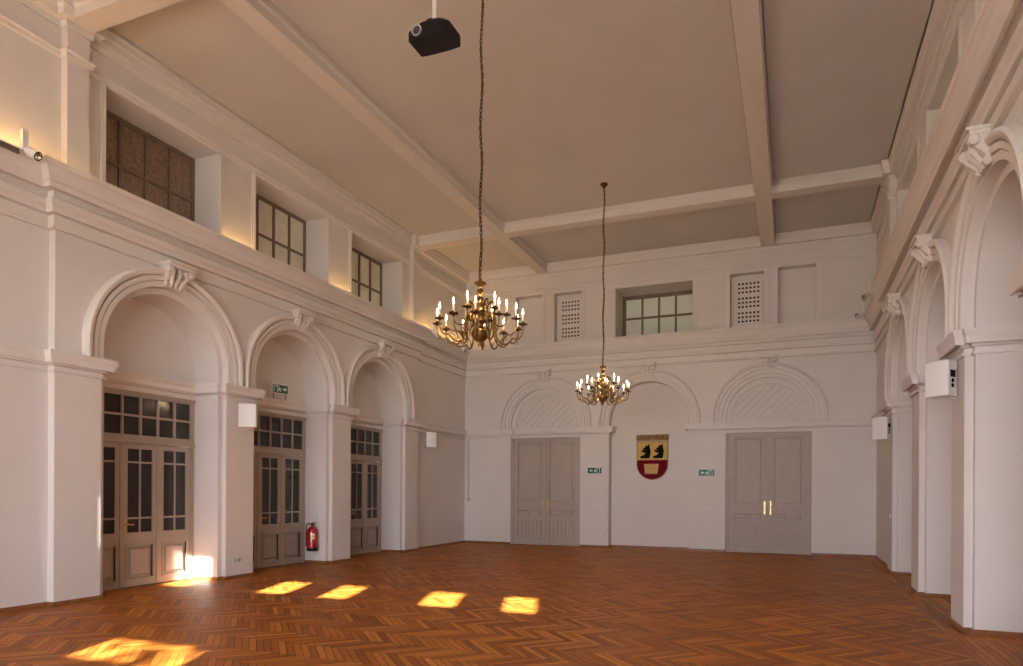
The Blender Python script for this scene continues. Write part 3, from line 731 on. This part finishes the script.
m_ = curved(.33, .40, -58, -22); m_.v += []; a2 = curved(.265, .315, -58, -22); m_.add(a2.v, a2.f); m_.build('instruction_label', M['label'], cyl)
m_ = MB(); m_.box((-.05, .10, .30), (.05, .132, .36)); m_.build('wall_bracket', M['blackm'], r)

# ------------------------------------------------------------------ emergency exit signs
def exit_sign(loc, rz, label, w_=.42, h_=.17, flip=1):
    r = tag(empty('exit_sign', loc, rz), label, 'exit sign', 'green exit signs')
    fr = lambda u, v, n: (u, -n, v)                    # local: faces -Y
    m_ = MB(); m_.box((-w_/2-.02, -h_/2-.015, -.03), (w_/2+.02, h_/2+.03, .0), fr); m_.box((-w_/2-.03, h_/2+.03, -.035), (w_/2+.03, h_/2+.045, .02), fr); m_.build('sign_housing', M['white'], r, bevel=.004)
    m_ = MB(); m_.box((-w_/2, -h_/2, 0), (w_/2, h_/2, .006), fr); f = m_.build('sign_face', M['green'], r)
    m_ = MB(); n0, n1 = .006, .0085; X = lambda x: x*flip
    def pg(p): m_.prism([(X(u), v) for u, v in p], n0, n1, fr)
    pg([(.07, -.065), (.085, -.065), (.085, .055), (.145, .055), (.145, -.065), (.16, -.065), (.16, .07), (.07, .07)])      # doorway
    pg([(-.155, .0), (-.105, .045), (-.105, .015), (-.055, .015), (-.055, -.015), (-.105, -.015), (-.105, -.045)])         # arrow
    pg([(.0, .02), (.03, .035), (.05, .0), (.04, -.02), (.055, -.05), (.04, -.06), (.022, -.02), (.0, -.05), (-.025, -.055), (-.025, -.042), (-.005, -.035), (.01, -.005), (.0, .0), (-.015, -.012), (-.022, -.002)])  # runner
    m_.lathe([(0, n0), (.014, n0), (.014, n1), (0, n1)], (X(.04), 0, .052), 12, Vector((0, -1, 0)))
    m_.build('pictogram', M['signw'], f)
    return r
exit_sign((-5.44, B-.035, 2.27), 0, 'green emergency exit sign on the pier left of the shield niche')
exit_sign((-2.21, B-.035, 2.19), 0, 'green emergency exit sign on the pier right of the shield niche')
es = exit_sign((W-.52, 10.90, 3.79), radians(78), 'green emergency exit sign standing above the middle left glazed door', .36, .17, -1)
m_ = MB(); m_.tube([(-.15, .02, -.08), (-.15, .02, -.22)], .008, 6); m_.tube([(.15, .02, -.08), (.15, .02, -.22)], .008, 6); m_.build('sign_leg', M['blackm'], es)

# ------------------------------------------------------------------ heraldic shield in the niche
sx, sz, sy = -3.79, 2.0, B+.32-.045
k_ = .00309
def sp(x, y): return ((x-314)*k_, (572-y)*.00306)
r = tag(empty('heraldic_shield', (sx, sy, sz)), 'crimson and gold coat of arms with two dark animal heads in the far niche', 'coat of arms')
fr = lambda u, v, n: (u, -n, v)
def shield_out(e=0, y0=205):
    hw_ = 149-e; pts = [(314-hw_, y0+e), (314+hw_, y0+e)]
    yc = 572-149
    pts += [(314+hw_*cos(radians(a)), yc+hw_*sin(radians(a))) for a in range(0, 181, 6)]
    return [sp(*p) for p in pts]
m_ = MB(); m_.prism(shield_out(), -.04, 0, fr); m_.build('shield_board', M['golddk'], r)
m_ = MB(); o = shield_out(7)
y_ = sp(0, 385)[1]
low = [p for p in o if p[1] < y_]; m_.prism([(-(142)*k_, y_), (142*k_, y_)]+low, 0, .012, fr); m_.build('crimson_field', M['crimson'], r)
m_ = MB(); m_.prism([sp(172, 212), sp(456, 212), sp(456, 383), sp(172, 383)], 0, .012, fr); gf = m_.build('gold_field', M['gold'], r)
HEAD = [(285, 228), (292, 262), (300, 300), (294, 345), (286, 368), (205, 366), (200, 347), (232, 338), (252, 318), (216, 304), (207, 290), (240, 287), (220, 276), (248, 262), (256, 240), (270, 250)]
for dx in (0, 124):
    m_ = MB(); m_.prism([sp(x+dx, y) for x, y in HEAD], .012, .03, fr); m_.build('animal_head', M['blackp'], gf)
m_ = MB(); m_.prism([sp(238, 425), sp(378, 425), sp(362, 515), sp(250, 515)], .012, .035, fr)
for q in range(5): m_.prism([sp(240+q*28, 420), sp(262+q*28, 420), sp(258+q*28, 440), sp(244+q*28, 440)], .035, .045, fr)
for y in (450, 470, 490, 508): m_.prism([sp(244, y), sp(372, y), sp(372, y+6), sp(244, y+6)], .035, .042, fr)
m_.build('basket', M['basket'], r)
m_ = MB(); m_.box((sp(165, 0)[0], sp(0, 200)[1], -.04), (sp(465, 0)[0], sp(0, 142)[1], .04), fr)
for q in range(9):
    u = sp(180+q*33.5, 0)[0]; m_.lathe([(0, -.05), (.03, -.045), (.045, -.01), (.045, .02), (.03, .05), (0, .055)], (u, -.04, sp(0, 170)[1]), 10)
m_.build('carved_crest', M['golddk'], r)

# ------------------------------------------------------------------ spotlights on the cornice ledge
def spotlight(loc, aim, label, s=1.0):
    r = tag(empty('spotlight', loc), label, 'spotlight', 'white spotlights on the cornice')
    m_ = MB(); m_.box((-.035*s, -.035*s, .0), (.035*s, .035*s, .27*s)); m_.build('driver_box', M['white'], r, bevel=.005)
    a = Vector(aim).normalized(); c = Vector((0, 0, -.0))+a*.05+Vector((aim[0]*.06, aim[1]*.06, 0))
    m_ = MB(); m_.lathe([(0, -.07*s), (.045*s, -.07*s), (.062*s, -.03*s), (.066*s, .09*s), (.058*s, .09*s), (.05*s, .06*s)], c, 18, a); hd = m_.build('lamp_head', M['white'], r, True)
    m_ = MB(); m_.lathe([(.058*s, .088*s), (.04*s, .06*s), (.0, .05*s)], c, 18, a); m_.build('reflector', M['chrome'], hd, True)
    m_ = MB(); m_.lathe([(.063*s, .088*s), (.063*s, .094*s), (.054*s, .094*s), (.054*s, .086*s)], c, 18, a); m_.build('lamp_rim', M['blackm'], hd, True)
    m_ = MB(); m_.tube([(0, 0, .03), c], .012*s, 8); m_.build('swivel', M['blackm'], r)
    return r
spotlight((-9.38, 5.50, 6.06), (.75, .35, -.45), 'white adjustable spotlight on the cornice rail at the upper left')
spotlight((-9.28, 15.75, 5.99), (.7, .2, -.6), 'small spotlight on the left cornice behind the nearer chandelier, the closer of two')
spotlight((-9.34, 17.45, 5.96), (.7, -.1, -.6), 'small spotlight on the left cornice near the far corner')
spotlight((1.62, 16.25, 6.10), (-.6, -.5, -.5), 'white spotlight on the right cornice, upper of the two near the far corner')
spotlight((1.62, 17.85, 6.10), (-.6, -.5, -.5), 'white spotlight on the right cornice, lower one by the far corner')
m_ = MB(); m_.box((W-EL+.33, 2.5, 6.005), (W-EL+.365, 5.46, 6.035)); m_.box((W-EL+.33, 2.5, 6.05), (W-EL+.355, 5.46, 6.075))
tag(m_.build('lighting_rail', M['cable']), 'dark lighting rail along the cornice edge at the upper left', 'rail')
# warm strip lights lying behind the lip of the left cornice
for i, (a, b_) in enumerate(((F+.1, S0-.1), (6.12, 6.55), (8.98, 9.68), (11.92, 12.62), (14.85, 15.5), (15.6, B-.35))):
    m_ = MB(); m_.box((-.012, -(b_-a)/2, 0), (.012, (b_-a)/2, .012))
    s_ = tag(m_.build('strip_light', M['led'], loc=(-9.58, (a+b_)/2, 6.066)), 'warm strip light behind the left cornice lip, '+
        ('beside the near left wall', 'below the pilaster left of the brown window', 'between the brown window and the middle window', 'between the middle and the farthest window', 'right of the farthest clerestory window', 'by the far left corner')[i], 'strip light', 'warm strip lights on the left cornice')

# ------------------------------------------------------------------ small fittings
def plate(fr, u, v, n, label, kind='wall_socket', s=.085):
    m_ = MB(); m_.box((u-s/2, v-s/2, n), (u+s/2, v+s/2, n+.012), fr)
    o = tag(m_.build(kind, M['white'], bevel=.003), label, 'switch' if kind == 'light_switch' else 'socket')
    m_ = MB()
    if kind == 'light_switch': m_.box((u-.028, v-.028, n+.012), (u+.028, v+.028, n+.018), fr); m_.build('rocker', M['white'], o)
    else:
        c = Vector(fr(u, v, n+.012)); a = Vector(fr(0, 0, 1))-Vector(fr(0, 0, 0)); m_.lathe([(.030, 0), (.026, .003), (.022, 0), (0, 0)], c, 14, a); m_.build('socket_insert', M['ring'], o)
plate(FL, 9.31, .33, 0, 'white wall socket near the floor on the pier between the nearest two left arches')
plate(FL, 9.22, .33, 0, 'second white wall socket beside it, closer to the nearest left arch')
plate(FL, 16.0, .31, -EL, 'white socket low on the left wall past the farthest arch')
plate(FL, 18.2, .36, -EL, 'white socket low on the left wall at the far corner')
plate(FB, -5.15, .22, 0, 'white socket near the floor on the pier left of the niche')
plate(FB, -5.15, .38, 0, 'white socket above another on the pier left of the niche')
plate(FB, -5.45, 1.25, 0, 'white light switch under the exit sign left of the niche', 'light_switch')
plate(FB, -2.20, 1.21, 0, 'white light switch under the exit sign right of the niche', 'light_switch')
plate(FR, 15.12, 1.18, 0, 'white light switch on the right wall pier before the far corner', 'light_switch')
m_ = MB(); m_.tube([(-9.62, B-.012, 3.28), (-9.62, B-.012, 1.40)], .007, 6); cb = tag(m_.build('cable_conduit', M['cable']), 'thin vertical cable with a small box in the far left corner', 'cable')
m_ = MB(); m_.box((-9.66, B-.03, 1.33), (-9.58, B, 1.42)); m_.build('junction_box', M['ring'], cb)

# ------------------------------------------------------------------ outside the front windows
m_ = MB(); m_.quad((-40, -60, -.4), (40, -60, -.4), (40, F-.3, -.4), (-40, F-.3, -.4)); o = m_.build('ground', M['ground']); struct(o, 'gravel ground outside the windows', 'ground')
m_ = MB(); m_.box((-12, F-6.5, 4.70), (5, F-.15, 4.82)); cp = tag(m_.build('sun_blocking_canopy', M['trim']), 'flat pale unseen canopy added outside to block sun from the large windows behind the camera', 'canopy')  # unseen canopy added to keep direct sun out of the large windows
for px in (-11, -5.6, -.2, 4.5):
    m_ = MB(); m_.lathe([(0, -.4), (.16, -.4), (.13, -.2), (.12, 4.5), (.17, 4.7), (0, 4.7)], (px, F-6.2, 0), 16); m_.build('column', M['trim'], cp, True)  # supports of the added sun-blocking canopy
r = tag(empty('garden_tree', (.7, -13.6, -.4)), 'leafy tree outside the windows behind the camera', 'tree')
m_ = MB(); m_.tube([(0, 0, 0), (.1, 0, 3), (0, .1, 7), (-.1, .2, 10)], [.22, .18, .12, .04], 8); m_.build('trunk', M['bark'], r)
m_ = MB(); rnd = random.Random(11)
for k in range(260):
    c = Vector((rnd.uniform(-1.5, 1.5), rnd.uniform(-.6, .6), rnd.uniform(8.4, 11.2))); e1 = Vector((rnd.uniform(-1, 1), rnd.uniform(-1, 1), rnd.uniform(-1, 1))).normalized(); e2 = e1.orthogonal().normalized(); a_ = rnd.uniform(.07, .14)
    m_.add([c-e1*a_*1.6, c+e2*a_*.7, c+e1*a_*1.6, c-e2*a_*.7], [(0, 1, 2, 3)])
tag(m_.build('foliage', M['leaf'], r), kind='stuff')

# ------------------------------------------------------------------ light
SUNV = Vector((-.357, .934, -TANS)).normalized()
sl = bpy.data.lights.new('sun', 'SUN'); sl.energy = 75; sl.angle = radians(.53); sl.color = (1, .94, .86)
so = bpy.data.objects.new('sun', sl); col.objects.link(so); so.rotation_euler = SUNV.to_track_quat('-Z', 'Y').to_euler()
w = bpy.data.worlds.new('sky'); bpy.context.scene.world = w; w.use_nodes = True
bg = w.node_tree.nodes['Background']; bg.inputs[0].default_value = (.90, .95, 1.06, 1); bg.inputs[1].default_value = 20
def portal(r):
    l = bpy.data.lights.new('window_portal', 'AREA'); l.shape = 'RECTANGLE'; l.size = r[2]-r[0]; l.size_y = r[3]-r[1]; l.cycles.is_portal = True
    o = bpy.data.objects.new('window_portal', l); col.objects.link(o); o.location = ((r[0]+r[2])/2, F-.06, (r[1]+r[3])/2)
    o.rotation_euler = (radians(90), 0, 0)
for r_ in big+[(BACKC[1]-1.25, .5, BACKC[1]+1.25, 4.55)]: portal(r_)
portal((small[0][0], small[1][1], small[4][2], small[0][3]))
portal(small[5])
def bulb(p, e, c=(1, .72, .42), rad=.35):
    l = bpy.data.lights.new('chandelier_glow', 'POINT'); l.energy = e; l.color = c; l.shadow_soft_size = rad
    o = bpy.data.objects.new('chandelier_glow', l); col.objects.link(o); o.location = p

for x_, y_, e_ in ((-3.92, 7.85, 45), (-3.95, 14.05, 90)):
    for q in range(4): bulb((x_+.47*cos(q*pi/2+.6), y_+.47*sin(q*pi/2+.6), 4.22), e_/4, rad=.06)

# ------------------------------------------------------------------ camera
cd = bpy.data.cameras.new('camera'); cam = bpy.data.objects.new('camera', cd); col.objects.link(cam)
f, th, cx, cy, roll = 649.79, .3648, 543.23, 491.26, .0055
cd.sensor_fit = 'HORIZONTAL'; cd.sensor_width = 36; cd.lens = f*36/1023
cd.shift_x = -(cx-511.5)/1023; cd.shift_y = (cy-333)/1023
cd.clip_end = 200
fw = Vector((-sin(th), cos(th), 0)); rt = Vector((cos(th), sin(th), 0)); upv = Vector((0, 0, 1))
r2 = rt*cos(roll)+upv*sin(roll); u2 = upv*cos(roll)-rt*sin(roll)
mtx = Matrix((r2, u2, -fw)).transposed().to_4x4(); mtx.translation = Vector((0, 0, 1.65))
cam.matrix_world = mtx
sc = bpy.context.scene; sc.camera = cam
sc.view_settings.view_transform = 'Standard'; sc.view_settings.look = 'None'; sc.view_settings.gamma = 1; sc.view_settings.use_curve_mapping = False
sc.view_settings.exposure = -.28
